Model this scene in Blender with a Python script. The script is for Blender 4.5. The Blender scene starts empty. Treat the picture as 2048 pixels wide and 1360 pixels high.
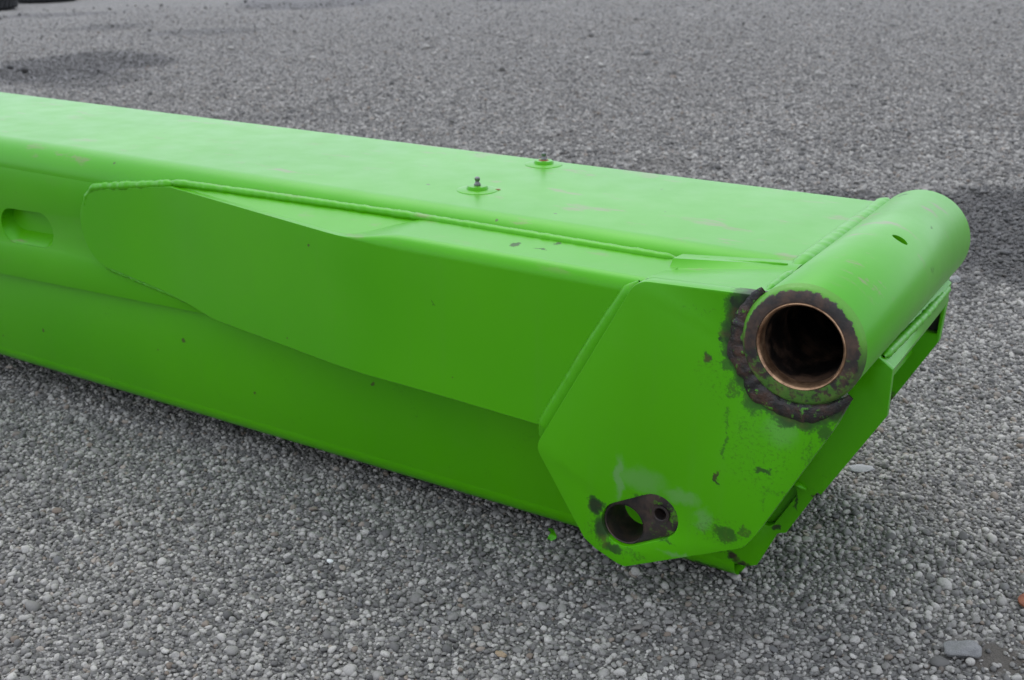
import bpy, bmesh, math, random
import numpy as np
from mathutils import Matrix, Vector, noise as mnoise

random.seed(7); rng = np.random.default_rng(7)
scene = bpy.context.scene
COL = scene.collection
R = math.radians

# ------------------------------------------------------------------ camera, sky, sun, exposure
TILT = 0.029991                                   # the boom leans a little, its near end rests on the gravel
P0 = Vector((-.12, .17, -.497))                   # contact point of the boom in its own axes
cam_d = bpy.data.cameras.new('camera'); cam = bpy.data.objects.new('camera', cam_d); COL.objects.link(cam)
cam.matrix_world = Matrix(((0.8503, -0.1558, 0.5026, 0.5789),
                           (0.5256, 0.2977, -0.7969, -1.5811),
                           (-0.0255, 0.9419, 0.3350, 1.0287),
                           (0, 0, 0, 1)))
cam_d.sensor_width = 36; cam_d.lens = 40.94; cam_d.clip_start = .05; cam_d.clip_end = 500
cam_d.dof.use_dof = True; cam_d.dof.focus_distance = 1.62; cam_d.dof.aperture_fstop = 9.0
scene.camera = cam

SUN_EL, SUN_AZ = R(60), R(320)                    # azimuth measured clockwise from +Y
world = bpy.data.worlds.new('World'); scene.world = world; world.use_nodes = True
wt = world.node_tree; wt.nodes.clear()
sky = wt.nodes.new('ShaderNodeTexSky'); sky.sky_type = 'NISHITA'; sky.sun_disc = False
sky.sun_elevation = SUN_EL; sky.sun_rotation = SUN_AZ; sky.dust_density = 6.0; sky.air_density = 1.0
hs = wt.nodes.new('ShaderNodeHueSaturation'); hs.inputs['Saturation'].default_value = .42; hs.inputs['Value'].default_value = 1.0
bg = wt.nodes.new('ShaderNodeBackground'); bg.inputs['Strength'].default_value = .15
wo = wt.nodes.new('ShaderNodeOutputWorld')
mxw = wt.nodes.new('ShaderNodeMix'); mxw.data_type = 'RGBA'; mxw.inputs[0].default_value = .80; mxw.inputs[7].default_value = (8.3, 9.1, 10.6, 1)   # even cloud cover over the clear sky
wt.links.new(sky.outputs[0], hs.inputs['Color']); wt.links.new(hs.outputs[0], mxw.inputs[6]); wt.links.new(mxw.outputs[2], bg.inputs['Color']); wt.links.new(bg.outputs[0], wo.inputs['Surface'])
sun_d = bpy.data.lights.new('sun', 'SUN'); sun = bpy.data.objects.new('sun', sun_d); COL.objects.link(sun)
sun_d.energy = .5; sun_d.angle = R(50); sun_d.color = (1, .97, .93)
sdir = Vector((math.sin(SUN_AZ)*math.cos(SUN_EL), math.cos(SUN_AZ)*math.cos(SUN_EL), math.sin(SUN_EL)))
sun.rotation_euler = (-sdir).to_track_quat('-Z', 'Y').to_euler(); sun.location = (0, 0, 20)
vs = scene.view_settings; vs.view_transform = 'Standard'; vs.look = 'None'; vs.exposure = 0.14; vs.gamma = 1.0; vs.use_curve_mapping = False
scene.cycles.use_denoising = True; scene.cycles.max_bounces = 5; scene.cycles.adaptive_threshold = .02

# ------------------------------------------------------------------ node helpers
class NT:
    def __init__(s, name):
        s.m = bpy.data.materials.new(name); s.m.use_nodes = True; s.t = s.m.node_tree; s.t.nodes.clear()
        s.out = s.t.nodes.new('ShaderNodeOutputMaterial'); s.b = s.t.nodes.new('ShaderNodeBsdfPrincipled')
        s.t.links.new(s.b.outputs[0], s.out.inputs[0])
    def n(s, typ, **kw):
        nd = s.t.nodes.new(typ)
        for k, v in kw.items():
            if hasattr(nd, k) and k not in nd.inputs: setattr(nd, k, v)
            else: s.set(nd.inputs[k], v)
        return nd
    def set(s, inp, v):
        if isinstance(v, bpy.types.NodeSocket): s.t.links.new(v, inp)
        else: inp.default_value = v
    def math(s, op, a, b=0.0, c=0.0, clamp=False):
        nd = s.t.nodes.new('ShaderNodeMath'); nd.operation = op; nd.use_clamp = clamp
        s.set(nd.inputs[0], a); s.set(nd.inputs[1], b); s.set(nd.inputs[2], c); return nd.outputs[0]
    def vm(s, op, a, b=(0, 0, 0), out=0):
        nd = s.t.nodes.new('ShaderNodeVectorMath'); nd.operation = op
        s.set(nd.inputs[0], a); s.set(nd.inputs[1], b); return nd.outputs[out]
    def length(s, a):
        nd = s.t.nodes.new('ShaderNodeVectorMath'); nd.operation = 'LENGTH'; s.set(nd.inputs[0], a); return nd.outputs['Value']
    def mix(s, f, a, b):
        nd = s.t.nodes.new('ShaderNodeMix'); nd.data_type = 'RGBA'
        s.set(nd.inputs[0], f); s.set(nd.inputs[6], a if isinstance(a, bpy.types.NodeSocket) else (*a, 1)); s.set(nd.inputs[7], b if isinstance(b, bpy.types.NodeSocket) else (*b, 1)); return nd.outputs[2]
    def mul(s, a, b):
        nd = s.t.nodes.new('ShaderNodeMix'); nd.data_type = 'RGBA'; nd.blend_type = 'MULTIPLY'
        s.set(nd.inputs[0], 1.0); s.set(nd.inputs[6], a); s.set(nd.inputs[7], b); return nd.outputs[2]
    def noise(s, vec, scale, detail=3, rough=.55, out=0):
        nd = s.t.nodes.new('ShaderNodeTexNoise'); s.set(nd.inputs['Vector'], vec); nd.inputs['Scale'].default_value = scale
        nd.inputs['Detail'].default_value = detail; nd.inputs['Roughness'].default_value = rough; return nd.outputs[out]
    def ramp(s, v, lo, hi, a=0.0, b=1.0):
        nd = s.t.nodes.new('ShaderNodeMapRange'); nd.interpolation_type = 'SMOOTHSTEP'
        s.set(nd.inputs[0], v)
        for i, x in enumerate((lo, hi, a, b)): s.set(nd.inputs[1+i], x)
        return nd.outputs[0]
    def obj(s): return s.n('ShaderNodeTexCoord').outputs['Object']
    def pos(s): return s.n('ShaderNodeNewGeometry').outputs['Position']
    def scale(s, v, k): return s.vm('MULTIPLY', v, k)
    def bump(s, h, strength=.3, dist=.001, normal=None):
        nd = s.t.nodes.new('ShaderNodeBump'); s.set(nd.inputs['Height'], h); nd.inputs['Strength'].default_value = strength; nd.inputs['Distance'].default_value = dist
        if normal is not None: s.set(nd.inputs['Normal'], normal)
        s.set(s.b.inputs['Normal'], nd.outputs[0]); return nd.outputs[0]
    def p(s, **kw):
        names = dict(base='Base Color', rough='Roughness', metal='Metallic', coat='Coat Weight', coatr='Coat Roughness', ior='IOR')
        for k, v in kw.items():
            if k == 'base' and not isinstance(v, bpy.types.NodeSocket): v = (*v, 1)
            s.set(s.b.inputs[names[k]], v)

def paint(name, spots=(), rings=(), scuff=.5, chips=1.0, dirt=.0, pale=()):
    """green machine paint; spots = (x,y,z, rx,ry,rz, strength) bare or greasy marks; rings = (cx,cz,r_in,r_out,strength) grime round a bore"""
    s = NT(name); P = s.obj()
    lo = s.noise(P, 2.2, 2); fine = s.noise(P, 14, 4)
    base = s.mix(s.ramp(lo, .3, .7), (.057, .300, .0005), (.069, .330, .0010))
    base = s.mix(s.math('MULTIPLY', s.ramp(fine, .45, .8), .25), base, (.068, .300, .004))
    # faint vertical run marks of washed-off dust
    runs = s.noise(s.scale(P, (60, 60, 2.0)), 1.0, 2)
    base = s.mix(s.math('MULTIPLY', s.ramp(runs, .55, .8), .08), base, (.10, .27, .04))
    nz = s.n('ShaderNodeSeparateXYZ', Vector=s.n('ShaderNodeNewGeometry').outputs['Normal']).outputs[2]
    up = s.ramp(nz, .25, .8)
    rough = s.math('MULTIPLY_ADD', fine, .16, .235)
    # rubbed scuffs on the faces that get walked over and lifted on
    sn = s.noise(s.vm('ADD', s.scale(P, (9, 26, 26)), (3.1, .7, 0)), 1.0, 5, .62)
    clus = s.noise(P, 3.1, 2)
    sm = s.math('MULTIPLY', s.math('MULTIPLY', s.ramp(sn, .57, .67), s.ramp(clus, .40, .56)), s.math('MULTIPLY_ADD', up, .85, .05))
    sm = s.math('MULTIPLY', sm, scuff)
    base = s.mix(s.math('MULTIPLY', sm, .62), base, (.24, .155, .125))
    # chips down to primer and rust
    vo = s.n('ShaderNodeTexVoronoi'); s.set(vo.inputs['Vector'], s.vm('ADD', P, s.scale(s.noise(P, 60, 2, .5, 1), (.012, .012, .012)))); vo.inputs['Scale'].default_value = 26
    r1 = s.n('ShaderNodeSeparateColor', Color=vo.outputs['Color']).outputs[0]
    cm = s.math('LESS_THAN', vo.outputs['Distance'], s.math('MULTIPLY', s.ramp(r1, .78, 1.0), .11*chips))
    base = s.mix(s.math('MULTIPLY', cm, .8), base, (.055, .035, .02))
    mask = cm; 
    wob = s.vm('SUBTRACT', s.noise(P, 55, 4, .6, 1), (.5, .5, .5))
    wob2 = s.vm('SUBTRACT', s.noise(P, 190, 3, .6, 1), (.5, .5, .5))
    W = s.vm('ADD', P, s.vm('ADD', s.scale(wob, (.030, .030, .030)), s.scale(wob2, (.008, .008, .008))))
    brk = s.noise(P, 210, 5, .68)
    total = None
    for (x, y, z, rx, ry, rz, st) in spots:
        d = s.length(s.vm('DIVIDE', s.vm('SUBTRACT', W, (x, y, z)), (rx, ry, rz)))
        k = s.math('MULTIPLY', s.ramp(d, .40, 1.2, 1, 0), st)
        total = k if total is None else s.math('MAXIMUM', total, k)
    for (cx, cz, r0, r1_, st) in rings:
        q = s.vm('MULTIPLY', s.vm('SUBTRACT', W, (cx, 0, cz)), (1, 0, 1))
        d = s.length(q)
        k = s.math('MULTIPLY', s.ramp(d, r0, r1_, 1, 0), st)
        total = k if total is None else s.math('MAXIMUM', total, k)
    pl = None
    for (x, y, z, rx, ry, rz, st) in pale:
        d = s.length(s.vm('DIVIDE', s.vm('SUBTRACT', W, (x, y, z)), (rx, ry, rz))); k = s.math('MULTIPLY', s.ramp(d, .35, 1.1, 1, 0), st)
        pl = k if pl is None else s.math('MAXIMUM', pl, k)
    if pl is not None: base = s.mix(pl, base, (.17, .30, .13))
    if dirt:
        k = s.math('MULTIPLY', s.ramp(s.noise(P, 9, 5, .65), .56, .74), dirt)
        total = k if total is None else s.math('MAXIMUM', total, k)
    if total is not None:
        f = s.math('MULTIPLY', s.ramp(s.math('ADD', total, s.math('MULTIPLY_ADD', brk, 1.5, -.95)), 0, .30), s.math('MULTIPLY_ADD', total, .75, .25, True))
        dark = s.mix(s.ramp(s.noise(P, 38, 4), .48, .72), (.016, .014, .013), (.062, .030, .018))
        base = s.mix(f, base, dark); rough = s.math('MULTIPLY_ADD', f, .22, rough)
    s.p(base=base, rough=rough, ior=1.55, coat=.0)
    s.b.inputs['Specular Tint'].default_value = (.45, 1.0, .40, 1)
    h = s.math('ADD', s.math('MULTIPLY', s.noise(P, 240, 2), .12), s.math('MULTIPLY', s.noise(P, 5, 2), 1.2))
    s.bump(h, .35, .0012)
    return s.m

def simple(name, c1, c2, scale, rough, metal=0.0, bump=.3, dist=.001, lo=.35, hi=.7, rvar=.2):
    s = NT(name); P = s.obj(); a = s.noise(P, scale, 5, .62); b = s.noise(P, scale*6, 3)
    s.p(base=s.mix(s.ramp(a, lo, hi), c1, c2), rough=s.math('MULTIPLY_ADD', b, rvar, rough), metal=metal)
    s.bump(s.math('ADD', a, s.math('MULTIPLY', b, .5)), bump, dist); return s.m

# ------------------------------------------------------------------ mesh helpers
def link(name, me, mat=None, parent=None, loc=None):
    o = bpy.data.objects.new(name, me); COL.objects.link(o)
    if mat: me.materials.append(mat)
    if parent is not None: o.parent = parent
    if loc is not None: o.location = loc
    return o
def finish(bm, angle=32):
    bmesh.ops.recalc_face_normals(bm, faces=bm.faces)
    me = bpy.data.meshes.new('m'); bm.to_mesh(me); bm.free()
    for p in me.polygons: p.use_smooth = True
    me.set_sharp_from_angle(angle=R(angle)); return me
def tag(o, label, cat, group=None):
    o['label'] = label; o['category'] = cat
    if group: o['group'] = group
    return o

def rounded(pts):
    """pts = (x, z, r) corners -> outline with filleted corners"""
    out = []; n = len(pts)
    for i in range(n):
        p = np.array(pts[i][:2]); r = pts[i][2] if len(pts[i]) > 2 else 0
        if r <= 0: out.append(tuple(p)); continue
        a = np.array(pts[i-1][:2]); b = np.array(pts[(i+1) % n][:2])
        u = (a-p)/np.linalg.norm(a-p); v = (b-p)/np.linalg.norm(b-p)
        ang = math.acos(max(-1, min(1, float(u@v)))); t = r/math.tan(ang/2)
        bis = (u+v)/np.linalg.norm(u+v); c = p+bis*(r/math.sin(ang/2))
        s0 = p+u*t-c; s1 = p+v*t-c
        a0 = math.atan2(s0[1], s0[0]); a1 = math.atan2(s1[1], s1[0]); d = (a1-a0+math.pi) % (2*math.pi)-math.pi
        k = max(3, int(abs(d)/.16))
        for j in range(k+1): out.append((c[0]+r*math.cos(a0+d*j/k), c[1]+r*math.sin(a0+d*j/k)))
    return out
def circle(cx, cz, r, n=48): return [(cx+r*math.cos(2*math.pi*i/n), cz+r*math.sin(2*math.pi*i/n)) for i in range(n)]
def slot(ax, az, bx, bz, r, n=14):
    ang = math.atan2(bz-az, bx-ax); out = []
    for i in range(n+1): t = ang-math.pi/2+math.pi*i/n; out.append((bx+r*math.cos(t), bz+r*math.sin(t)))
    for i in range(n+1): t = ang+math.pi/2+math.pi*i/n; out.append((ax+r*math.cos(t), az+r*math.sin(t)))
    return out

def plate_mesh(outline, holes, y0, y1, bev=.0015):
    """flat plate standing in the x-z plane between y0 (front) and y1"""
    bm = bmesh.new(); edges = []
    for loop in [outline]+list(holes):
        vs_ = [bm.verts.new((x, y0, z)) for x, z in loop]
        for i in range(len(vs_)): edges.append(bm.edges.new((vs_[i-1], vs_[i])))
    bmesh.ops.triangle_fill(bm, edges=edges, use_beauty=True, use_dissolve=False)
    g = bmesh.ops.extrude_face_region(bm, geom=bm.faces[:])
    for v in g['geom']:
        if isinstance(v, bmesh.types.BMVert): v.co.y = y1
    bmesh.ops.recalc_face_normals(bm, faces=bm.faces)
    if bev:
        es = [e for e in bm.edges if len(e.link_faces) == 2 and e.calc_face_angle(0) > 1.2 and abs(e.verts[0].co.y-e.verts[1].co.y) < 1e-6]
        bmesh.ops.bevel(bm, geom=es, offset=bev, segments=2, profile=.5, affect='EDGES')
    return bm

def sheet(rows, closed=False):
    """rows = list of equally long point lists -> quad sheet"""
    bm = bmesh.new(); V = [[bm.verts.new(p) for p in r] for r in rows]
    for i in range(len(V)-1):
        m = len(V[i])
        for j in range(m if closed else m-1):
            bm.faces.new((V[i][j], V[i][(j+1) % m], V[i+1][(j+1) % m], V[i+1][j]))
    return bm
def join(bms):
    tot = bmesh.new(); tmp = bpy.data.meshes.new('t')
    for b in bms: b.to_mesh(tmp); b.free(); tot.from_mesh(tmp)
    bpy.data.meshes.remove(tmp); return tot
def lathe(prof, n=64, cap0=False, cap1=False):
    """prof = (radius, y): revolve about the y axis"""
    rows = [[(r*math.cos(2*math.pi*j/n), y, r*math.sin(2*math.pi*j/n)) for j in range(n)] for r, y in prof]
    bm = sheet(rows, True); bm.verts.ensure_lookup_table()
    if cap0: bm.faces.new([bm.verts[j] for j in range(n)])
    if cap1: bm.faces.new([bm.verts[(len(rows)-1)*n+j] for j in range(n)][::-1])
    return bm
def lathe_z(prof, n=48):
    bm = lathe(prof, n)
    for v in bm.verts: v.co = Vector((v.co.x, -v.co.z, v.co.y))
    return bm
def resample(path, step):
    P = [Vector(p) for p in path]; out = [P[0]]
    for a, b in zip(P, P[1:]):
        k = max(1, int((b-a).length/step))
        out += [a.lerp(b, i/k) for i in range(1, k+1)]
    return out
def bead(path, r, flat=.6, closed=False, step=.0035, seed=0, rough=.22, n=9, up=Vector((0, 0, 1)), taper=5):
    P = resample(path, step); rows = []; m = len(P)
    for i, p in enumerate(P):
        a = P[(i-1) % m] if (closed or i) else p; b = P[(i+1) % m] if (closed or i < m-1) else p
        t = (b-a).normalized(); s_ = t.cross(up)
        if s_.length < .01: s_ = t.cross(Vector((0, 1, 0)))
        s_.normalize(); w = t.cross(s_)
        k = 1+rough*mnoise.noise(Vector((i*.31+seed, seed*1.7, 0)))+.025*math.sin(i*step/.009*2*math.pi+seed)+.35*rough*mnoise.noise(Vector((i*.07, seed, 4)))
        if not closed: k *= min(1, .35+min(i, m-1-i)*.65/taper)
        rows.append([p+(s_*math.cos(q)*(1+rough*.6*mnoise.noise(Vector((i*.22, j*1.3, seed))))+w*math.sin(q)*flat)*(r*k) for j in range(n) for q in [2*math.pi*j/n]])
    if closed: rows.append(rows[0])
    return finish(sheet(rows, True), 60)

# ------------------------------------------------------------------ ground and gravel
def height(x, y):
    e = np.exp(-((((x+1.5)**2+(y-2.0)**2)/10.5)**2))      # the low swells die out where the ground sheet gets coarse
    return (.006*np.sin(x*2.1+.6*y)+.005*np.sin(y*2.7-1.1*x+1.3)+.003*np.sin(5.3*x+4.1*y)-.004)*e
STAINS = [  # x, y, half width across, half length along the second axis, angle of the first axis, strength
    (-7.9, 5.1, .75, 1.25, R(38), 1.0), (-6.9, 4.4, .4, .5, R(35), .6), (-12.2, 13.2, 1.3, 2.4, R(35), 1.0), (-9.4, 14.6, .9, 1.7, R(35), .95),
    (-.06, 2.62, .34, .66, R(12), 1.0), (-.52, 2.98, .42, .14, R(12), .8), (-.06, 2.02, .10, .22, R(20), .5),
    (-9.4, 8.0, .7, .45, R(38), .6), (-11.2, 8.2, .5, .5, R(38), .7), (-14.0, 9.6, .8, .5, R(38), .75), (-4.2, 3.6, .5, .25, R(40), .3)]
DIRT = [(.385, .004, .056, .038)]   # bare brown earth between the stones
def stain_mask(s, P):
    w = s.vm('ADD', P, s.scale(s.vm('SUBTRACT', s.noise(P, 1.7, 4, .6, 1), (.5, .5, .5)), (.55, .55, 0)))
    w = s.vm('ADD', w, s.scale(s.vm('SUBTRACT', s.noise(P, 9, 3, .6, 1), (.5, .5, .5)), (.12, .12, 0)))
    tot = None
    for (x, y, a, b, ang, st) in STAINS:
        d = s.vm('SUBTRACT', w, (x, y, 0)); c, q = math.cos(ang), math.sin(ang)
        u = s.vm('DOT_PRODUCT', d, (c/a, q/a, 0), 1); v = s.vm('DOT_PRODUCT', d, (-q/b, c/b, 0), 1)
        r = s.math('SQRT', s.math('ADD', s.math('MULTIPLY', u, u), s.math('MULTIPLY', v, v)))
        k = s.math('MULTIPLY', s.ramp(r, .84, 1.1, 1, 0), st); tot = k if tot is None else s.math('MAXIMUM', tot, k)
    return tot

def ground_material():
    s = NT('gravel_yard'); P = s.pos()
    vo = s.n('ShaderNodeTexVoronoi'); s.set(vo.inputs['Vector'], P); vo.inputs['Scale'].default_value = 85
    vo2 = s.n('ShaderNodeTexVoronoi'); s.set(vo2.inputs['Vector'], P); vo2.inputs['Scale'].default_value = 33
    g = s.n('ShaderNodeSeparateColor', Color=vo.outputs['Color']).outputs[0]
    g2 = s.n('ShaderNodeSeparateColor', Color=vo2.outputs['Color']).outputs[1]
    c = s.mix(g, (0.119, 0.112, 0.104), (0.285, 0.271, 0.250)); c = s.mix(s.math('MULTIPLY', s.ramp(g2, .86, .98), .5), c, (0.411, 0.387, 0.355))
    big = s.noise(P, .8, 4, .6); c = s.mix(s.math('MULTIPLY', s.ramp(big, .52, .75), .35), c, (0.150, 0.130, 0.101))
    lump = s.noise(P, 3.4, 4, .7); c = s.mix(s.math('MULTIPLY', s.ramp(lump, .66, .73), .7), c, (0.071, 0.065, 0.062))
    gap = s.ramp(vo.outputs['Distance'], .35, .8, 1, 0); c = s.mix(s.math('MULTIPLY_ADD', gap, .5, .5), (0.071, 0.065, 0.057), c)
    dm = None
    dw = s.vm('ADD', P, s.scale(s.vm('SUBTRACT', s.noise(P, 45, 3, .6, 1), (.5, .5, .5)), (.04, .04, 0)))
    for (x, y, a, b) in DIRT:
        k = s.ramp(s.length(s.vm('MULTIPLY', s.vm('SUBTRACT', dw, (x, y, 0)), (1/a, 1/b, 0))), .8, 1.4, 1, 0); dm = k if dm is None else s.math('MAXIMUM', dm, k)
    c = s.mix(dm, c, s.mix(s.noise(P, 220, 3), (.050, .043, .036), (.125, .108, .090)))
    st = stain_mask(s, P); c = s.mix(s.math('MULTIPLY', st, .85), c, (0.054, 0.048, 0.047))
    s.p(base=c, rough=s.math('MULTIPLY_ADD', st, -.25, .85))
    s.bump(s.math('ADD', s.math('MULTIPLY', gap, s.math('SUBTRACT', 1.0, dm)), s.math('MULTIPLY', s.math('MULTIPLY', s.noise(P, 260, 2), .8), dm)), .9, .006); return s.m
def axis(c, fine, half, far):
    a = np.arange(-half, half+1e-6, fine); k = [half*1.25**i for i in range(1, 40) if half*1.25**i < far]+[far]
    return c+np.concatenate([-np.array(k[::-1]), a, np.array(k)])
gx, gy = axis(-1.5, .06, 4.0, 150), axis(2.0, .06, 4.0, 150)
GX, GY = np.meshgrid(gx, gy); GZ = height(GX, GY)
me = bpy.data.meshes.new('m'); nx, ny = len(gx), len(gy)
idx = np.arange(nx*ny).reshape(ny, nx)
me.from_pydata(np.stack([GX, GY, GZ], -1).reshape(-1, 3).tolist(), [], np.stack([idx[:-1, :-1], idx[:-1, 1:], idx[1:, 1:], idx[1:, :-1]], -1).reshape(-1, 4).tolist())
for p in me.polygons: p.use_smooth = True
ground = link('ground', me, ground_material()); ground['kind'] = 'structure'

def stone_material():
    s = NT('gravel_stone'); rnd = s.n('ShaderNodeObjectInfo').outputs['Random']; P = s.pos(); O = s.obj()
    v = s.math('FRACT', s.math('MULTIPLY', rnd, 7.13)); h = s.math('FRACT', s.math('MULTIPLY', rnd, 31.7))
    c = s.mix(s.math('POWER', v, 1.25), (0.095, 0.090, 0.084), (0.430, 0.404, 0.364))
    c = s.mix(s.ramp(h, .94, .98, 0, .5), c, (0.244, 0.172, 0.116)); c = s.mix(s.ramp(h, 0, .10, .6, 0), c, (0.093, 0.093, 0.097))
    c = s.mix(s.math('MULTIPLY', s.ramp(s.noise(P, 420, 2, .6), .5, .68), .38), c, (0.101, 0.094, 0.085))
    c = s.mix(s.math('MULTIPLY', s.ramp(s.noise(P, 2.6, 4, .6), .52, .72), .45), c, (0.122, 0.110, 0.094))
    at = s.n('ShaderNodeAttribute'); at.attribute_type = 'INSTANCER'; at.attribute_name = 'stain'; st = at.outputs['Fac']
    c = s.mix(s.math('MULTIPLY', st, .82), c, (0.032, 0.030, 0.028))
    s.p(base=c, rough=s.math('MULTIPLY_ADD', st, -.25, .82)); return s.m
SM = stone_material()
def stone_mesh(seed, sub=2, ang=.5):
    bm = bmesh.new(); bmesh.ops.create_icosphere(bm, subdivisions=sub, radius=.5); r_ = random.Random(seed)
    planes = []
    for _ in range(9):
        d = Vector((r_.gauss(0, 1), r_.gauss(0, 1), r_.gauss(0, 1))).normalized(); planes.append((d, r_.uniform(.30, .46)))
    sx, sy, sz = 1.0, r_.uniform(.68, .95), r_.uniform(.5, .75)
    for v in bm.verts:
        c = v.co.copy()
        for d, o_ in planes:
            k = c.dot(d)
            if k > o_: c -= d*(k-o_)*ang*1.7
        c *= 1+.16*mnoise.noise(c*2.6+Vector((seed*3.1, 0, 0)))
        v.co = Vector((c.x*sx, c.y*sy, c.z*sz))
    me = finish(bm, 80); me.materials.append(SM); return me
pc = bpy.data.collections.new('stone_shapes')
NST = 14
for i in range(NST): pc.objects.link(bpy.data.objects.new('stone_shape_%02d' % i, stone_mesh(i+1, 2, .35+.5*(i % 5)/4)))

CAMXY = np.array((.579, -1.581)); HEAD = math.atan2(.7969, -.5026)
def scatter(r0, r1, half, sp, mean, sig, lo, hi, zoff, keep=((0, 1), (99, 1))):
    R_ = r1+.1; n = int(2*R_/sp); jx, jy = np.meshgrid(np.arange(n), np.arange(n))
    px = (jx+(jy % 2)*.5).ravel()*sp-R_; py = jy.ravel()*sp-R_
    px = px+rng.uniform(-.42, .42, px.size)*sp; py = py+rng.uniform(-.42, .42, py.size)*sp
    r = np.hypot(px, py); a = (np.arctan2(py, px)-HEAD+math.pi) % (2*math.pi)-math.pi
    m = (r > r0) & (r < r1) & (abs(a) < half) & (rng.random(px.size) < np.interp(r, [k[0] for k in keep], [k[1] for k in keep]))
    px, py = px[m]+CAMXY[0], py[m]+CAMXY[1]; ok = np.ones(px.size, bool)
    for (x, y, a, b) in DIRT: ok &= ((np.hypot((px-x)/a, (py-y)/b)+rng.normal(0, .25, px.size)) > 1) | (rng.random(px.size) < .16)
    px, py = px[ok], py[ok]; n = px.size
    d = np.clip(np.exp(rng.normal(math.log(mean), sig, n)), lo, hi)
    z = height(px, py)+d*rng.uniform(-.02, .34, n)+zoff
    rot = np.stack([rng.normal(0, .35, n), rng.normal(0, .35, n), rng.uniform(0, 6.283, n)], 1)
    sc = d[:, None]*rng.uniform(.85, 1.2, (n, 3))
    return np.stack([px, py, z], 1), rot, sc
parts = [scatter(1.15, 4.4, R(34), .0088, .0092, .30, .0045, .021, 0, ((3.1, 1), (4.4, 0))),
         scatter(1.15, 3.2, R(34), .0105, .0055, .25, .003, .008, -.001, ((2.2, 1), (3.2, .1))),
         scatter(1.15, 4.2, R(34), .06, .019, .22, .014, .032, -.004, ((0, .35), (4.2, .35))),
         scatter(3.1, 19, R(34), .0165, .0135, .32, .007, .032, 0, ((3.1, .15), (4.3, 1), (6.5, .85), (9.5, .42), (14, .17), (19, .04))),
         scatter(8, 20, R(30), .16, .028, .38, .015, .08, 0, ((0, .30), (20, .30)))]
pts = np.concatenate([p[0] for p in parts]); rots = np.concatenate([p[1] for p in parts]); scs = np.concatenate([p[2] for p in parts])
me = bpy.data.meshes.new('gravel_points'); me.from_pydata(pts.tolist(), [], [])
me.attributes.new('rot', 'FLOAT_VECTOR', 'POINT').data.foreach_set('vector', rots.astype(np.float32).ravel())
me.attributes.new('scl', 'FLOAT_VECTOR', 'POINT').data.foreach_set('vector', scs.astype(np.float32).ravel())
me.attributes.new('pick', 'INT', 'POINT').data.foreach_set('value', rng.integers(0, NST, len(pts)).astype(np.int32))
def stain_at(p):
    n1 = np.array([mnoise.noise_vector(Vector((a*1.7, b*1.7, 0))) for a, b, _ in p])*.28+np.array([mnoise.noise_vector(Vector((a*8, b*8, 3))) for a, b, _ in p])*.13
    x, y = p[:, 0]+n1[:, 0], p[:, 1]+n1[:, 1]; tot = np.zeros(len(p))
    for (cx, cy, a, b, ang, st) in STAINS:
        c, q = math.cos(ang), math.sin(ang); dx, dy = x-cx, y-cy
        r = np.hypot((dx*c+dy*q)/a, (-dx*q+dy*c)/b); t = np.clip((1.10-r)/.25, 0, 1); tot = np.maximum(tot, t*t*(3-2*t)*st)
    return tot
me.attributes.new('stain', 'FLOAT', 'POINT').data.foreach_set('value', stain_at(pts).astype(np.float32))
gravel = link('gravel', me, SM); gravel['kind'] = 'stuff'
ng = bpy.data.node_groups.new('scatter_gravel', 'GeometryNodeTree')
ng.interface.new_socket('Geometry', in_out='INPUT', socket_type='NodeSocketGeometry'); ng.interface.new_socket('Geometry', in_out='OUTPUT', socket_type='NodeSocketGeometry')
gi, go = ng.nodes.new('NodeGroupInput'), ng.nodes.new('NodeGroupOutput'); ip = ng.nodes.new('GeometryNodeInstanceOnPoints'); ci = ng.nodes.new('GeometryNodeCollectionInfo')
ci.inputs['Collection'].default_value = pc; ci.inputs['Separate Children'].default_value = True; ci.inputs['Reset Children'].default_value = True
def named(nm, typ):
    nd = ng.nodes.new('GeometryNodeInputNamedAttribute'); nd.data_type = typ; nd.inputs['Name'].default_value = nm
    return [o_ for o_ in nd.outputs if o_.enabled and o_.name == 'Attribute'][0]
ng.links.new(gi.outputs[0], ip.inputs['Points']); ng.links.new(ci.outputs[0], ip.inputs['Instance']); ip.inputs['Pick Instance'].default_value = True
ng.links.new(named('pick', 'INT'), ip.inputs['Instance Index'])
e2r = ng.nodes.new('FunctionNodeEulerToRotation'); ng.links.new(named('rot', 'FLOAT_VECTOR'), e2r.inputs[0]); ng.links.new(e2r.outputs[0], ip.inputs['Rotation'])
ng.links.new(named('scl', 'FLOAT_VECTOR'), ip.inputs['Scale']); ng.links.new(ip.outputs[0], go.inputs[0])
gravel.modifiers.new('scatter', 'NODES').node_group = ng

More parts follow.
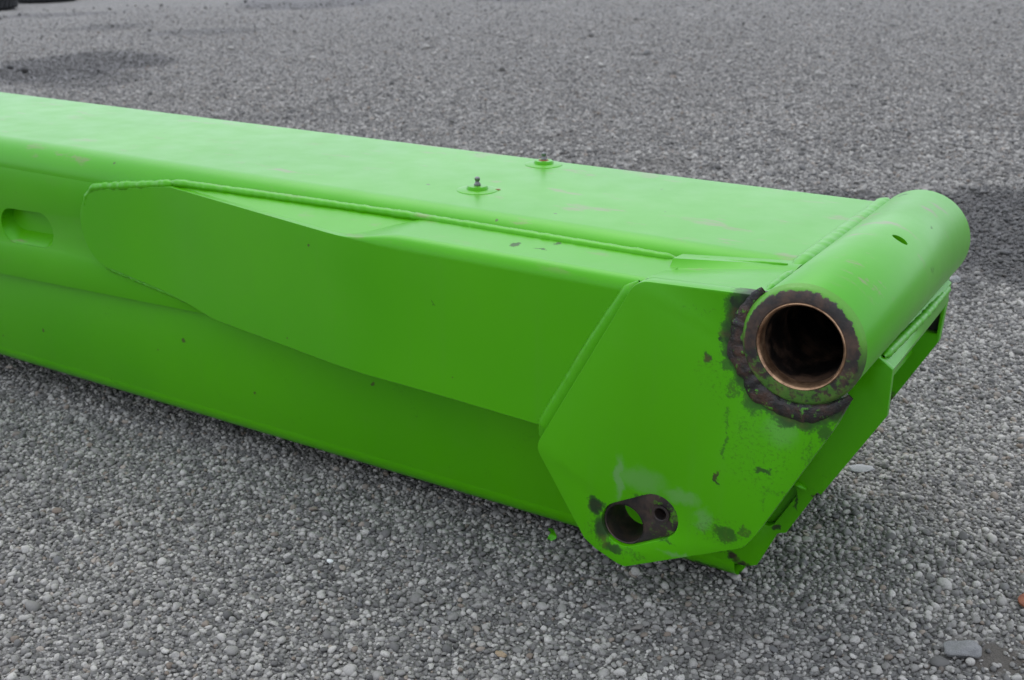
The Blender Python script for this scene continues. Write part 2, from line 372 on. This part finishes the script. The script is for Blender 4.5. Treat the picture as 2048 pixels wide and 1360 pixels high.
# ------------------------------------------------------------------ materials of the boom
M_body = paint('green_paint_body', spots=[(-.42, .14, -.30, .003, .02, .004, .8), (-.50, .14, -.34, .003, .02, .003, .7), (-1.72, .25, .06, .045, .03, .03, .0)], scuff=1.0, chips=.9)
M_stiff = paint('green_paint_stiffener', spots=[(-.50, .1, .045, .010, .012, .02, .8), (-.45, .1, .045, .012, .004, .02, .7), (-.44, .13, .045, .006, .006, .02, .8), (-.62, .04, -.06, .004, .02, .008, .5)], scuff=.5, chips=.6)
M_plate = paint('green_paint_lug', rings=[(0, 0, .100, .130, 1.0)], spots=[
    (-.302, .012, -.326, .018, .03, .018, .95), (-.287, .012, -.362, .020, .03, .030, .9), (-.272, .012, -.392, .02, .03, .010, .8),
    (-.10, .012, .040, .008, .03, .010, 1), (-.078, .012, .046, .02, .04, .010, .8), (-.115, .012, -.016, .007, .03, .006, .9), (-.135, .012, -.046, .008, .03, .010, .9),
    (-.105, .012, -.05, .011, .03, .013, .55), (-.095, .012, -.085, .012, .03, .020, .45), (-.108, .012, -.226, .004, .03, .014, .9), (-.040, .012, -.198, .014, .03, .006, .75),
    (-.10, .012, -.17, .004, .03, .03, .45), (-.088, .012, -.312, .026, .03, .018, .62), (-.060, .012, -.30, .014, .03, .010, .5), (-.235, .012, -.392, .03, .03, .012, .35), (-.02, .012, -.225, .03, .03, .006, .35),
    (-.20, .012, -.405, .05, .03, .004, .35), (.04, .012, -.12, .012, .03, .022, .6), (.0, .012, -.112, .045, .03, .016, .8), (-.062, .012, -.092, .022, .03, .03, .65), (-.10, .012, -.13, .006, .03, .03, .35), (.02, .012, -.16, .010, .03, .05, .30), (-.075, .012, -.14, .010, .03, .035, .3), (-.035, .012, -.235, .006, .03, .03, .3), (-.215, .012, -.292, .03, .03, .005, .6), (-.18, .012, -.352, .02, .03, .004, .5), (-.15, .012, .02, .05, .03, .008, .18), (-.05, .012, -.17, .075, .03, .10, .215), (-.11, .012, -.07, .06, .03, .06, .19), (-.29, .012, -.36, .04, .03, .06, .26), (-.10, .012, -.31, .06, .03, .03, .28)], scuff=.4, chips=.7,
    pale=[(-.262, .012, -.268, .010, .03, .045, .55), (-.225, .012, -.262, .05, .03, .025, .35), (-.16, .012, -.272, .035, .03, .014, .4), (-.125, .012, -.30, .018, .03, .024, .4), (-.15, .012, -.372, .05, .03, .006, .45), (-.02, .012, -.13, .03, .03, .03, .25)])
M_tube = paint('green_paint_tube', spots=[(.075, .37, .024, .02, .016, .012, .35), (.05, .47, .06, .004, .02, .004, .7), (-.03, .60, .075, .012, .01, .01, .6), (.066, .36, .044, .004, .006, .004, .6), (-.065, .02, .055, .02, .02, .02, .7),
    (0, -.004, 0, .074, .02, .074, .0)], scuff=1.35, chips=.45)
M_dirty = paint('green_paint_rusty_wear', spots=[(-.150, .17, -.428, .020, .05, .010, 1.0), (-.130, .17, -.440, .014, .05, .009, 1.0), (-.112, .17, -.450, .014, .05, .010, 1.0), (-.10, .17, -.456, .012, .05, .010, 1.0), (-.20, .17, -.424, .035, .05, .010, .9), (-.062, .17, -.366, .012, .05, .005, .9), (-.034, .17, -.312, .003, .05, .02, .8), (-.006, .17, -.302, .006, .05, .012, .9),
    (-.19, .17, -.475, .05, .05, .005, .7), (-.122, .17, -.49, .03, .05, .008, .9)], dirt=.25, chips=1.2)  # rust band, rusty slot edges and scattered dirt on the lower channel
M_far = paint('green_paint_far_plate', spots=[(0, .6, -.30, .02, .05, .02, .9), (.03, .6, -.245, .008, .05, .008, .8)], dirt=.3)
M_weld = paint('green_paint_weld', scuff=.9, chips=.5)
M_greasy = NT('greasy_weld'); s = M_greasy; P = s.obj(); a = s.noise(P, 34, 5, .65); b = s.noise(P, 75, 4, .7)
c = s.mix(s.ramp(a, .4, .7), (.014, .012, .011), (.070, .034, .020)); c = s.mix(s.math('MULTIPLY', s.ramp(b, .56, .64), .8), c, (.075, .28, .012))
s.p(base=c, rough=.42); s.bump(s.math('ADD', a, b), .8, .003); M_greasy = M_greasy.m
M_ring = NT('scraped_ring_face')
s = M_ring; P = s.obj(); a = s.noise(P, 30, 5, .65); b = s.noise(P, 95, 4, .7); low = s.n('ShaderNodeSeparateXYZ', Vector=P).outputs[2]
rr = s.length(s.scale(P, (1, 0, 1)))
c = s.mix(s.ramp(a, .4, .66), (.020, .016, .014), (.075, .042, .026))
pm = s.math('MULTIPLY', s.ramp(s.math('ADD', s.math('MULTIPLY', low, -3.4), b), .58, .74), .42)
pm = s.math('MAXIMUM', pm, s.math('MULTIPLY', s.ramp(s.math('MULTIPLY_ADD', b, .014, rr), .0835, .0855), s.ramp(low, -.02, .03, .15, .95)))
c = s.mix(pm, c, (.085, .30, .012)); s.p(base=c, rough=s.math('MULTIPLY_ADD', b, .25, .30)); s.bump(s.math('ADD', a, b), .5, .0012); M_ring = M_ring.m
M_bronze = simple('worn_bronze', (.46, .28, .16), (.15, .08, .045), 45, .22, .7, .3, .0005)
M_bore = simple('greasy_bore', (.010, .008, .007), (.16, .095, .06), 22, .32, .2, .6, .002, .45, .75)
M_steel = simple('bare_dark_steel', (.035, .030, .028), (.085, .055, .042), 40, .42, .55, .5, .0015)
M_block = NT('pin_block_steel'); s = M_block; P = s.obj(); a = s.noise(P, 70, 5, .65); b = s.noise(P, 40, 3)
c = s.mix(s.ramp(b, .35, .7), (.030, .026, .024), (.075, .048, .036)); xx = s.n('ShaderNodeSeparateXYZ', Vector=P).outputs[0]
c = s.mix(s.math('MULTIPLY', s.ramp(a, .52, .64), s.ramp(xx, -.215, -.20)), c, (.08, .24, .012)); s.p(base=c, rough=.42, metal=.35); s.bump(a, .6, .0015); M_block = M_block.m
M_nipple = simple('zinc_nipple', (.20, .20, .20), (.09, .085, .08), 60, .35, .8, .2, .0005)
M_rust = simple('orange_rust', (.24, .085, .040), (.14, .045, .025), 120, .8, 0, .5, .0006)
M_hole = simple('dark_hole', (.010, .012, .010), (.02, .018, .014), 40, .6)

# ------------------------------------------------------------------ the boom
boom = bpy.data.objects.new('telescopic_boom', None); COL.objects.link(boom); boom.empty_display_size = .2
boom.rotation_euler = (0, TILT, 0); boom.location = (0, 0, .006)
tag(boom, 'long bright green steel boom with a pivot tube across its end, lying on gravel', 'machine boom')
def part(name, bm_or_me, mat, parent=boom, label=None, angle=32):
    me = finish(bm_or_me, angle) if isinstance(bm_or_me, bmesh.types.BMesh) else bm_or_me
    o = link(name, me, mat, parent, -P0 if parent is boom else None)
    if label: o['label'] = label
    return o
XL = -4.6                                        # the boom runs on out of the frame
Y0, ZT, RB, TH = .150, .060, .055, .012           # near wall, top face, bend radius, wall thickness
YF = .655                                         # far wall
# upper channel: walls, bends and top of folded plate
def lapz(x): return -.229+(x+1.237)*.033
SL = slot(-1.847, -.1285, -1.748, -.1245, .0395, 18)
wall = plate_mesh([(XL, lapz(XL)), (-.10, lapz(-.10)), (-.085, -.08), (-.085, ZT-RB), (XL, ZT-RB)], [SL], Y0, Y0+TH, .001)
prof = [(Y0, ZT-RB-.001)]
prof += [(Y0+RB-RB*math.cos(t), ZT-RB+RB*math.sin(t)) for t in np.linspace(0, math.pi/2, 19)]
prof += [(YF-RB+RB*math.sin(t), ZT-RB+RB*math.cos(t)) for t in np.linspace(0, math.pi/2, 15)]
prof += [(YF, -.25), (YF-TH, -.25), (YF-TH, ZT-RB), (YF-RB, ZT-TH), (Y0+RB, ZT-TH), (Y0+TH+.004, ZT-RB)]
bend = sheet([[(x, y, z) for y, z in prof] for x in np.linspace(XL, -.10, 36)], True)
tipx = lambda z: -math.sqrt(max(.076**2-z*z, .03**2))
tip = sheet([[(x if x < -.099 else tipx(z), y, z) for y, z in prof] for x in (-.10, -.05)], True)
part('upper_channel', join([wall, bend, tip]), M_body)
# the pocket behind the slot
pk = sheet([[(x, y, z) for x, z in slot(-1.847, -.1285, -1.748, -.1245, .0392, 18)] for y in (Y0+.002,)]+[[(x*.97-.0539, Y0+.032, -.089+(z+.089)*.70) for x, z in slot(-1.847, -.1285, -1.748, -.1245, .0392, 18)]], True)
bk = plate_mesh(slot(-1.86, -.128, -1.735, -.124, .045, 18), [], Y0+.0318, Y0+.040, 0)
part('slot_pocket', join([pk, bk]), M_body)
# lower channel tucked inside the upper one
YL, ZB, RL = .166, -.487, .036
def arc(a0, a1, r=.0825, n=28): return [(r*math.cos(R(a0+(a1-a0)*i/n)), r*math.sin(R(a0+(a1-a0)*i/n))) for i in range(n+1)]
endp = arc(180, 318)+[(.084, -.071), (.084, -.143), (.008, -.281), (.002, -.292), (-.004, -.290), (-.046, -.372), (-.056, -.376), (-.060, -.378), (-.088, -.443), (-.104, ZB+RL)]
lw = plate_mesh([(XL, -.19), (-.26, -.19), (-.16, .0)]+endp+[(XL, ZB+RL)], [slot(-.079, -.352, -.051, -.300, .016)], YL, YL+TH, .0012)
lp = [(YL, ZB+RL+.001)]+[(YL+RL-RL*math.cos(t), ZB+RL-RL*math.sin(t)) for t in np.linspace(0, math.pi/2, 13)]
lp += [(YF-.02-RL+RL*math.sin(t), ZB+RL-RL*math.cos(t)) for t in np.linspace(0, math.pi/2, 9)]+[(YF-.02, -.22), (YF-.032, -.22), (YF-.032, ZB+RL), (YF-.02-RL, ZB+TH), (YL+RL, ZB+TH), (YL+TH+.004, ZB+RL)]
lb = sheet([[(x if x < -.13 else x+.0*(z-ZB), y, z) for y, z in lp] for x in list(np.linspace(XL, -.125, 30))], True)
part('lower_channel', join([lw, lb]), M_dirty)
part('slot_backing', plate_mesh(slot(-.079, -.352, -.051, -.300, .024), [], YL+TH+.004, YL+TH+.012, 0), M_dirty)
# far lug and the cross plates that close the end
fl = rounded([(-.30, .03)]+arc(159, 318)+[(.065, -.099, .006), (.061, -.172, .012), (-.10, -.475, .02), (-.26, -.475, .02), (-.40, -.26, .02)])
part('far_lug', plate_mesh(fl, [rounded([(.036, -.118), (.058, -.118), (.056, -.158), (.032, -.158)])], .598, .618, .0015), M_far)
part('far_lug_backing', plate_mesh([(.025, -.112), (.062, -.112), (.060, -.165), (.025, -.165)], [], .6195, .626, 0), M_hole)
cp = sheet([[(.050, y, -.050), (.069, y, -.062), (.084-.018*(y-.17)/.43, y, -.072-.026*(y-.17)/.43), (.080-.018*(y-.17)/.43, y, -.084-.026*(y-.17)/.43), (.062, y, -.080), (.040, y, -.064)] for y in np.linspace(.172, .600, 12)], True)
part('cross_strip', cp, M_weld)
ic = sheet([[(.0, y, -.0825), (.02, y, -.20), (-.10, y, -.42), (-.14, y, ZB+.02)] for y in (YL+.01, .60)])
part('cross_plate', ic, M_far)
# near lug: thick plate with rounded corners, slot for the locking pin
A, B = (-.253, -.3455), (-.200, -.3165)
near = rounded([(-.247, .0475, .035)]+arc(137, 312)+[(.064, -.077, .006), (.050, -.114, .02), (-.043, -.300, .035), (-.060, -.327, .03), (-.248, -.4185, .010), (-.2615, -.4165), (-.276, -.411), (-.300, -.402), (-.320, -.389, .006), (-.410, -.2525, .026)])
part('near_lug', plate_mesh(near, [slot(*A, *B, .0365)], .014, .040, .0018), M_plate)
part('pin_block', plate_mesh(slot(*A, *B, .0362), [circle(A[0]-.001, A[1]-.002, .0325), circle(B[0]+.006, B[1]+.004, .0105, 24)], .021, .040, .0012), M_block, label='dark oily locking-pin block set into the slot of the end plate')
def sleeve(cx, cz, r0, r1, y0, y1, cap=False):
    bm = lathe([(r0, y1), (r0, y0+.001), (r0+.001, y0), (r1, y0), (r1, y1)], 40)
    if cap: bm2 = lathe([(r0+.0005, y1-.002), (.0005, y1-.002)], 40); bm = join([bm, bm2])
    for v in bm.verts: v.co.x += cx; v.co.z += cz
    return bm
part('pin_sleeve', sleeve(A[0]-.001, A[1]-.002, .0315, .0328, .0205, .085), M_steel)
part('threaded_insert', sleeve(B[0]+.006, B[1]+.004, .0095, .0145, .0175, .045, True), M_steel)
# top of the lug: closing plate that dips back to the wall, with a low riser
fl_, fr_, br_, bl_ = (-.240, .030, .0470), (-.058, .030, .0560), (-.060, .146, .0585), (-.240, .108, .0400)
def q(u, v, dz=0):
    a = Vector(fl_).lerp(Vector(fr_), u); b = Vector(bl_).lerp(Vector(br_), u); p = a.lerp(b, v); p.z += dz; return p
rows = [[q(u, v) for v in np.linspace(0, 1, 6)]+[q(u, 1)+Vector((0, .003, .001)), q(u, 1)+Vector((0, .016, (.011*(1-u)+.002))), q(u, 1)+Vector((0, .05, .011*(1-u)))] for u in np.linspace(0, 1, 12)]
part('lug_cover', sheet(rows), M_weld, angle=25)
# side stiffener: folded plate, flush with the wall at its far end and boxed out towards the lug
def interp(x, pts): return float(np.interp(x, [p[0] for p in pts], [p[1] for p in pts]))
YO = [(-1.6, .138), (-1.34, .138), (-.80, .040), (-.2, .040)]
ZBOT = [(-1.53, -.172), (-1.2, -.219), (-.81, -.2165), (-.59, -.222), (-.30, -.234)]
ZTOP = [(-1.55, -.008), (-1.31, .029), (-.80, .0235), (-.2, .0235)]
xs = list(-1.5955+.075*(1-np.cos(np.linspace(0, math.pi/2, 16))))+list(np.linspace(-1.50, -.228, 100))
rows = []
for x in xs:
    y = sum(interp(x+k_*.012, YO) for k_ in range(-4, 5))/9; zb, zt = interp(x, ZBOT), interp(x, ZTOP)
    if x < -1.52:
        k = math.sqrt(max(0, 1-((-1.52-x)/.0755)**2)); mid = -.085; zb = mid+(interp(-1.52, ZBOT)-mid)*k; zt = mid+(interp(-1.52, ZTOP)-mid)*k
    g = min(1, max(0, (x+.815)/.13)); g = g*g*(3-2*g); rb = .0005+.0215*g
    top = zt+.0150*g
    r = [(x, y+.012, zb+.0015), (x, y+.0015, zb), (x, y, zb+.0015)]
    r += [(x, y, zb+(top-rb-zb)*t) for t in (.25, .5, .75)]
    r += [(x, y+rb-rb*math.cos(t), top-rb+rb*math.sin(t)) for t in np.linspace(0, math.pi/2, 10)]
    yi = max(y+rb+.001, (1-g)*(y+.0125)+g*.152)
    r += [(x, min(yi-.0005, y+rb+.004*g+.0004), top), (x, yi-.0003, top+.008*g), (x, yi, top-.010)]
    rows.append(r)
capr = [p for p in rows[-1][6:-1]]
sm = join([sheet(rows), sheet([capr, [(x_+.004, y_, z_-.004) for x_, y_, z_ in capr], [(x_+.005, y_, z_-.05) for x_, y_, z_ in capr]])])
part('side_stiffener', sm, M_stiff, angle=28)
# filler flange closing the wedge between the slanted stiffener and the wall
rows = []
for x in np.linspace(-1.315, -.70, 40):
    y = interp(x, YO); zt = interp(x, ZTOP); rows.append([(x, y+.006, zt-.010), (x, y+.007, zt-.003), (x, .152, .036+.008*(x+1.315)/.6)])
part('filler_flange', sheet(rows), M_stiff)
# pivot tube
tube = lathe([(.0805, .0045), (.0835, .0105), (.0835, .636), (.0815, .640), (.066, .640), (.066, .0050)], 128)
tube_me = finish(tube, 32)
tube_o = part('pivot_tube', tube_me, M_tube)
cut = lathe([(.0105, .05), (.0105, .12)], 24, True, True); bmesh.ops.recalc_face_normals(cut, faces=cut.faces)
ang = R(63.6); Mx = Matrix.Translation((0, .325, 0)) @ Matrix.Rotation(math.pi/2-ang, 4, 'Y')
for v in cut.verts:
    v.co = Vector((v.co.x, v.co.z, v.co.y)); v.co = Mx @ Vector((v.co.x*1.25, v.co.y*.95, v.co.z))
bmesh.ops.recalc_face_normals(cut, faces=cut.faces)
cme = finish(cut); co = bpy.data.objects.new('cut', cme); COL.objects.link(co); co.parent = boom; co.location = -P0
bo = tube_o.modifiers.new('b', 'BOOLEAN'); bo.object = co; bo.solver = 'EXACT'; bo.operation = 'DIFFERENCE'
bpy.context.view_layer.update(); dg = bpy.context.evaluated_depsgraph_get()
nm = bpy.data.meshes.new_from_object(tube_o.evaluated_get(dg)); tube_o.modifiers.clear(); tube_o.data = nm
bpy.data.objects.remove(co)
nm.set_sharp_from_angle(angle=R(32))
part('end_ring', lathe([(.0600, .016), (.0600, .0008), (.0612, -.0005), (.0760, -.0005), (.0790, .0012), (.0812, .0052), (.0842, .0110)], 128), M_ring, tube_o, 'scraped brown ring face of the tube with patches of green paint left')
part('bushing', lathe([(.0555, .020), (.0555, .0045), (.0568, .0005), (.0590, -.0014), (.0606, .0004)], 96), M_bronze, tube_o, 'worn bronze bushing inside the tube mouth')
part('bore', lathe([(.0558, .0195), (.0560, .110), (.0645, .112), (.0645, .50), (.0570, .502), (.0570, .560), (.002, .561)], 96), M_bore, tube_o)  # deep end closed by an added unseen plug that shuts out light from behind
# dirty weld round the tube mouth, built up below
pth = []
for i in range(100):
    t = R(133+(319-133)*i/99); ex = 1+.10*max(0, math.cos(t-R(262)))**2
    pth.append((.0885*ex*math.cos(t), .0135, .0885*ex*math.sin(t)))
part('tube_weld', bead(pth, .0135, .36, False, .003, 3, .40, 12, Vector((0, 1, 0)), 22), M_greasy, label='blackened bumpy weld round the tube mouth')
pth = [(rr_*math.cos(R(t)), .0125, rr_*math.sin(R(t))) for i in range(50) for t in [188+112*i/49] for rr_ in [.1005+.004*math.sin(i*.37)]]
part('tube_weld', bead(pth, .0100, .36, False, .003, 17, .55, 10, Vector((0, 1, 0)), 25), M_greasy)
# weld beads
zl = lambda x: .036+.008*(x+1.315)/.6
part('weld_bead', bead([(-1.325, .149, .033)]+[(x, .1475, min(.0445, .035+.0095*(x+1.31)/.55)) for x in np.linspace(-1.28, -.24, 20)], .0100, .75, False, .004, 1, .16), M_weld)
part('weld_bead', bead([(-1.585, .147, -.06), (-1.57, .147, -.025), (-1.545, .147, -.004), (-1.50, .147, .004), (-1.31, .147, .032)], .0105, .9, False, .004, 2, .28), M_weld)
part('weld_bead', bead([(-1.560, .148, -.160), (-1.525, .148, -.178), (-1.20, .148, -.226)], .005, .9, False, .004, 5, .5), M_stiff)
lw_path = [(-.252, .043, .034), (-.267, .0415, .014), (-.319, .040, -.072), (-.409, .040, -.236), (-.412, .040, -.246)]
part('weld_bead', bead(lw_path, .0175, .55, False, .004, 7, .05, 12, Vector((0, 1, 0))), M_weld)
part('weld_bead', bead([(-.068, .158, .055), (-.066, .20, .0600), (-.0635, .40, .0610), (-.0625, .632, .0615)], .0125, .45, False, .004, 9, .13), M_weld)
part('weld_bead', bead([(-.066, .040, .0545), (-.064, .140, .0575)], .006, .7, False, .004, 12, .2), M_weld)
part('weld_bead', bead([(.067, .176, -.058), (.070, .40, -.064), (.066, .598, -.070)], .0075, .9, False, .004, 10, .25), M_weld)
part('weld_bead', bead([(-.245, .150, .0475), (-.16, .152, .0525), (-.078, .160, .060)], .0045, .8, False, .004, 11, .25), M_weld)
part('weld_bead', bead([(-.050, YL-.001, -.280), (-.036, YL-.001, -.283), (-.020, YL-.001, -.288)], .009, .5, False, .004, 13, .5), M_weld)
# grease points on the top face
def boss(x, y, z0, rusty):
    o = part('grease_boss', lathe_z([(.0385, -.002), (.0372, .0008), (.030, .0024), (.0200, .0028), (.0188, .0066), (.0172, .0080), (.0065, .0084), (.001, .0084)]), M_weld)
    o.location = Vector((x, y, z0))-P0
    nb = lathe_z([(.0060, .0082), (.0060, .0115), (.0046, .0125), (.0034, .0160), (.0048, .0185), (.0048, .0220), (.0028, .0240), (.0005, .0243)], 20)
    part('grease_nipple', nb, M_nipple, o)
    ru = lathe_z([(.0105, .0083), (.0085, .0092), (.0058, .0096)], 18)
    if rusty: part('rust_collar', ru, M_rust, o)
    return o
boss(-.712, .315, ZT, False); boss(-.722, .570, ZT, True)
sc_ = part('rust_chip', lathe_z([(.010, 0), (.006, .0012), (.0005, .0015)], 10), M_rust); sc_.location = Vector((-.682, .331, ZT+.0005))-P0; sc_.scale = (.9, .35, 1); sc_.rotation_euler = (0, 0, .9)

# ------------------------------------------------------------------ loose things on the ground
def stone(name, x, y, d, seed, c1, c2, label, sink=.25, scl=(1, 1, 1), rz=0.0, cat='stone', sc=150):
    me = stone_mesh(seed, 4, .45); me.materials.clear()
    for v in me.vertices: v.co *= 1+.10*mnoise.noise(v.co*5+Vector((seed, 0, 0)))+.03*mnoise.noise(v.co*16)
    o = link(name, me, simple(name+'_surface', c1, c2, sc, .75, 0, .5, .002, .4, .62))
    o.scale = (d*scl[0], d*scl[1], d*scl[2]); o.rotation_euler = (0, 0, rz); o.location = (x, y, float(height(x, y))+d*scl[2]*(.5-sink)*.6+.003)
    return tag(o, label, cat)
stone('embedded_stone', .3515, -.0116, .058, 21, (.30, .295, .285), (.11, .108, .105), 'large speckled grey stone half sunk in bare brown dirt', .15, (1, .9, .62), .5, sc=70)
stone('white_pebble', -.638, -.259, .0125, 22, (.80, .80, .76), (.62, .62, .58), 'small bright white pebble lying on the grey gravel', 0, (1, .9, 1))
stone('tan_pebble', -.237, -.342, .021, 23, (.36, .27, .17), (.26, .19, .12), 'tan orange pebble lying on the grey gravel', .0, (1, .85, .7))
stone('pale_flat_stone', .0512, .523, .046, 24, (.36, .35, .34), (.27, .265, .26), 'pale flat stone in the gravel behind the end plate', .1, (1.25, .72, .34), .55)
stone('dark_white_stone', -.0664, 1.879, .042, 25, (.50, .49, .47), (.05, .05, .05), 'stone with white top on the dark stain behind the tube', .05, (1, .9, .9), .3, sc=16)
wm = lathe_z([(.0095, 0), (.0095, .0032), (.0105, .0038), (.0185, .0038), (.0193, .0030), (.0193, 0)], 40)
wash = link('washer', finish(wm), M_rust); wash.location = (.418, .171, float(height(.418, .171))+.0105); wash.rotation_euler = (.10, -.08, 0); tag(wash, 'flat rusty steel washer lying on the gravel', 'washer')
# curl of peeled paint hanging by the lower channel
rows = []
for i in range(15):
    t = i/14; w = .007*(1-.5*abs(2*t-1))+.002*math.sin(9*t); c = Vector((.004*math.sin(5*t), .006*math.sin(3.5*t), .030*t))
    rows.append([c+Vector((-w, .0015*math.sin(7*t), 0)), c+Vector((0, .003, .002*math.sin(11*t))), c+Vector((w, 0, 0)), c+Vector((0, .0042, .002*math.sin(11*t)))])
fk = link('paint_curl', finish(sheet(rows, True)), M_dirty); fk.location = (-.349, -.005, float(height(-.349, -.005))+.004); fk.rotation_euler = (.25, .35, .4); tag(fk, 'torn curl of green paint on the gravel under the boom', 'paint scrap')

# black tyres lying at the far edge of the yard
M_rub = simple('black_rubber', (.012, .012, .013), (.02, .02, .02), 20, .7)
def tyre(x, y, rad, wdt, label):
    t = bpy.data.objects.new('tyre', None); COL.objects.link(t); t.location = (x, y, 0); tag(t, label, 'tyre', 'tyres at the far edge of the yard')
    pr = [(rad*.56, .03*wdt), (rad*.62, 0), (rad*.88, 0), (rad*.97, .08*wdt), (rad, .2*wdt), (rad, .8*wdt), (rad*.97, .92*wdt), (rad*.88, wdt), (rad*.62, wdt), (rad*.56, .97*wdt), (rad*.58, .5*wdt), (rad*.56, .03*wdt)]
    link('carcass', finish(lathe_z(pr, 56)), M_rub, t)
    bm = bmesh.new()
    for k in range(36):
        a = 2*math.pi*k/36
        for sg in (0, 1):
            g = bmesh.ops.create_cube(bm, size=1, matrix=Matrix.Rotation(a+.08*sg, 4, 'Z') @ Matrix.Translation((rad+.004, 0, wdt*(.32+.36*sg))) @ Matrix.Rotation(.5 if sg else -.5, 4, 'X') @ Matrix.Diagonal((.024, .045, wdt*.4, 1)))
    link('tread', finish(bm), M_rub, t)
tyre(-16.35, 10.05, .52, .30, 'black tyre lying flat on the gravel in front of a second one')
tyre(-17.25, 11.95, .50, .28, 'black tyre lying flat on the gravel behind the first one')
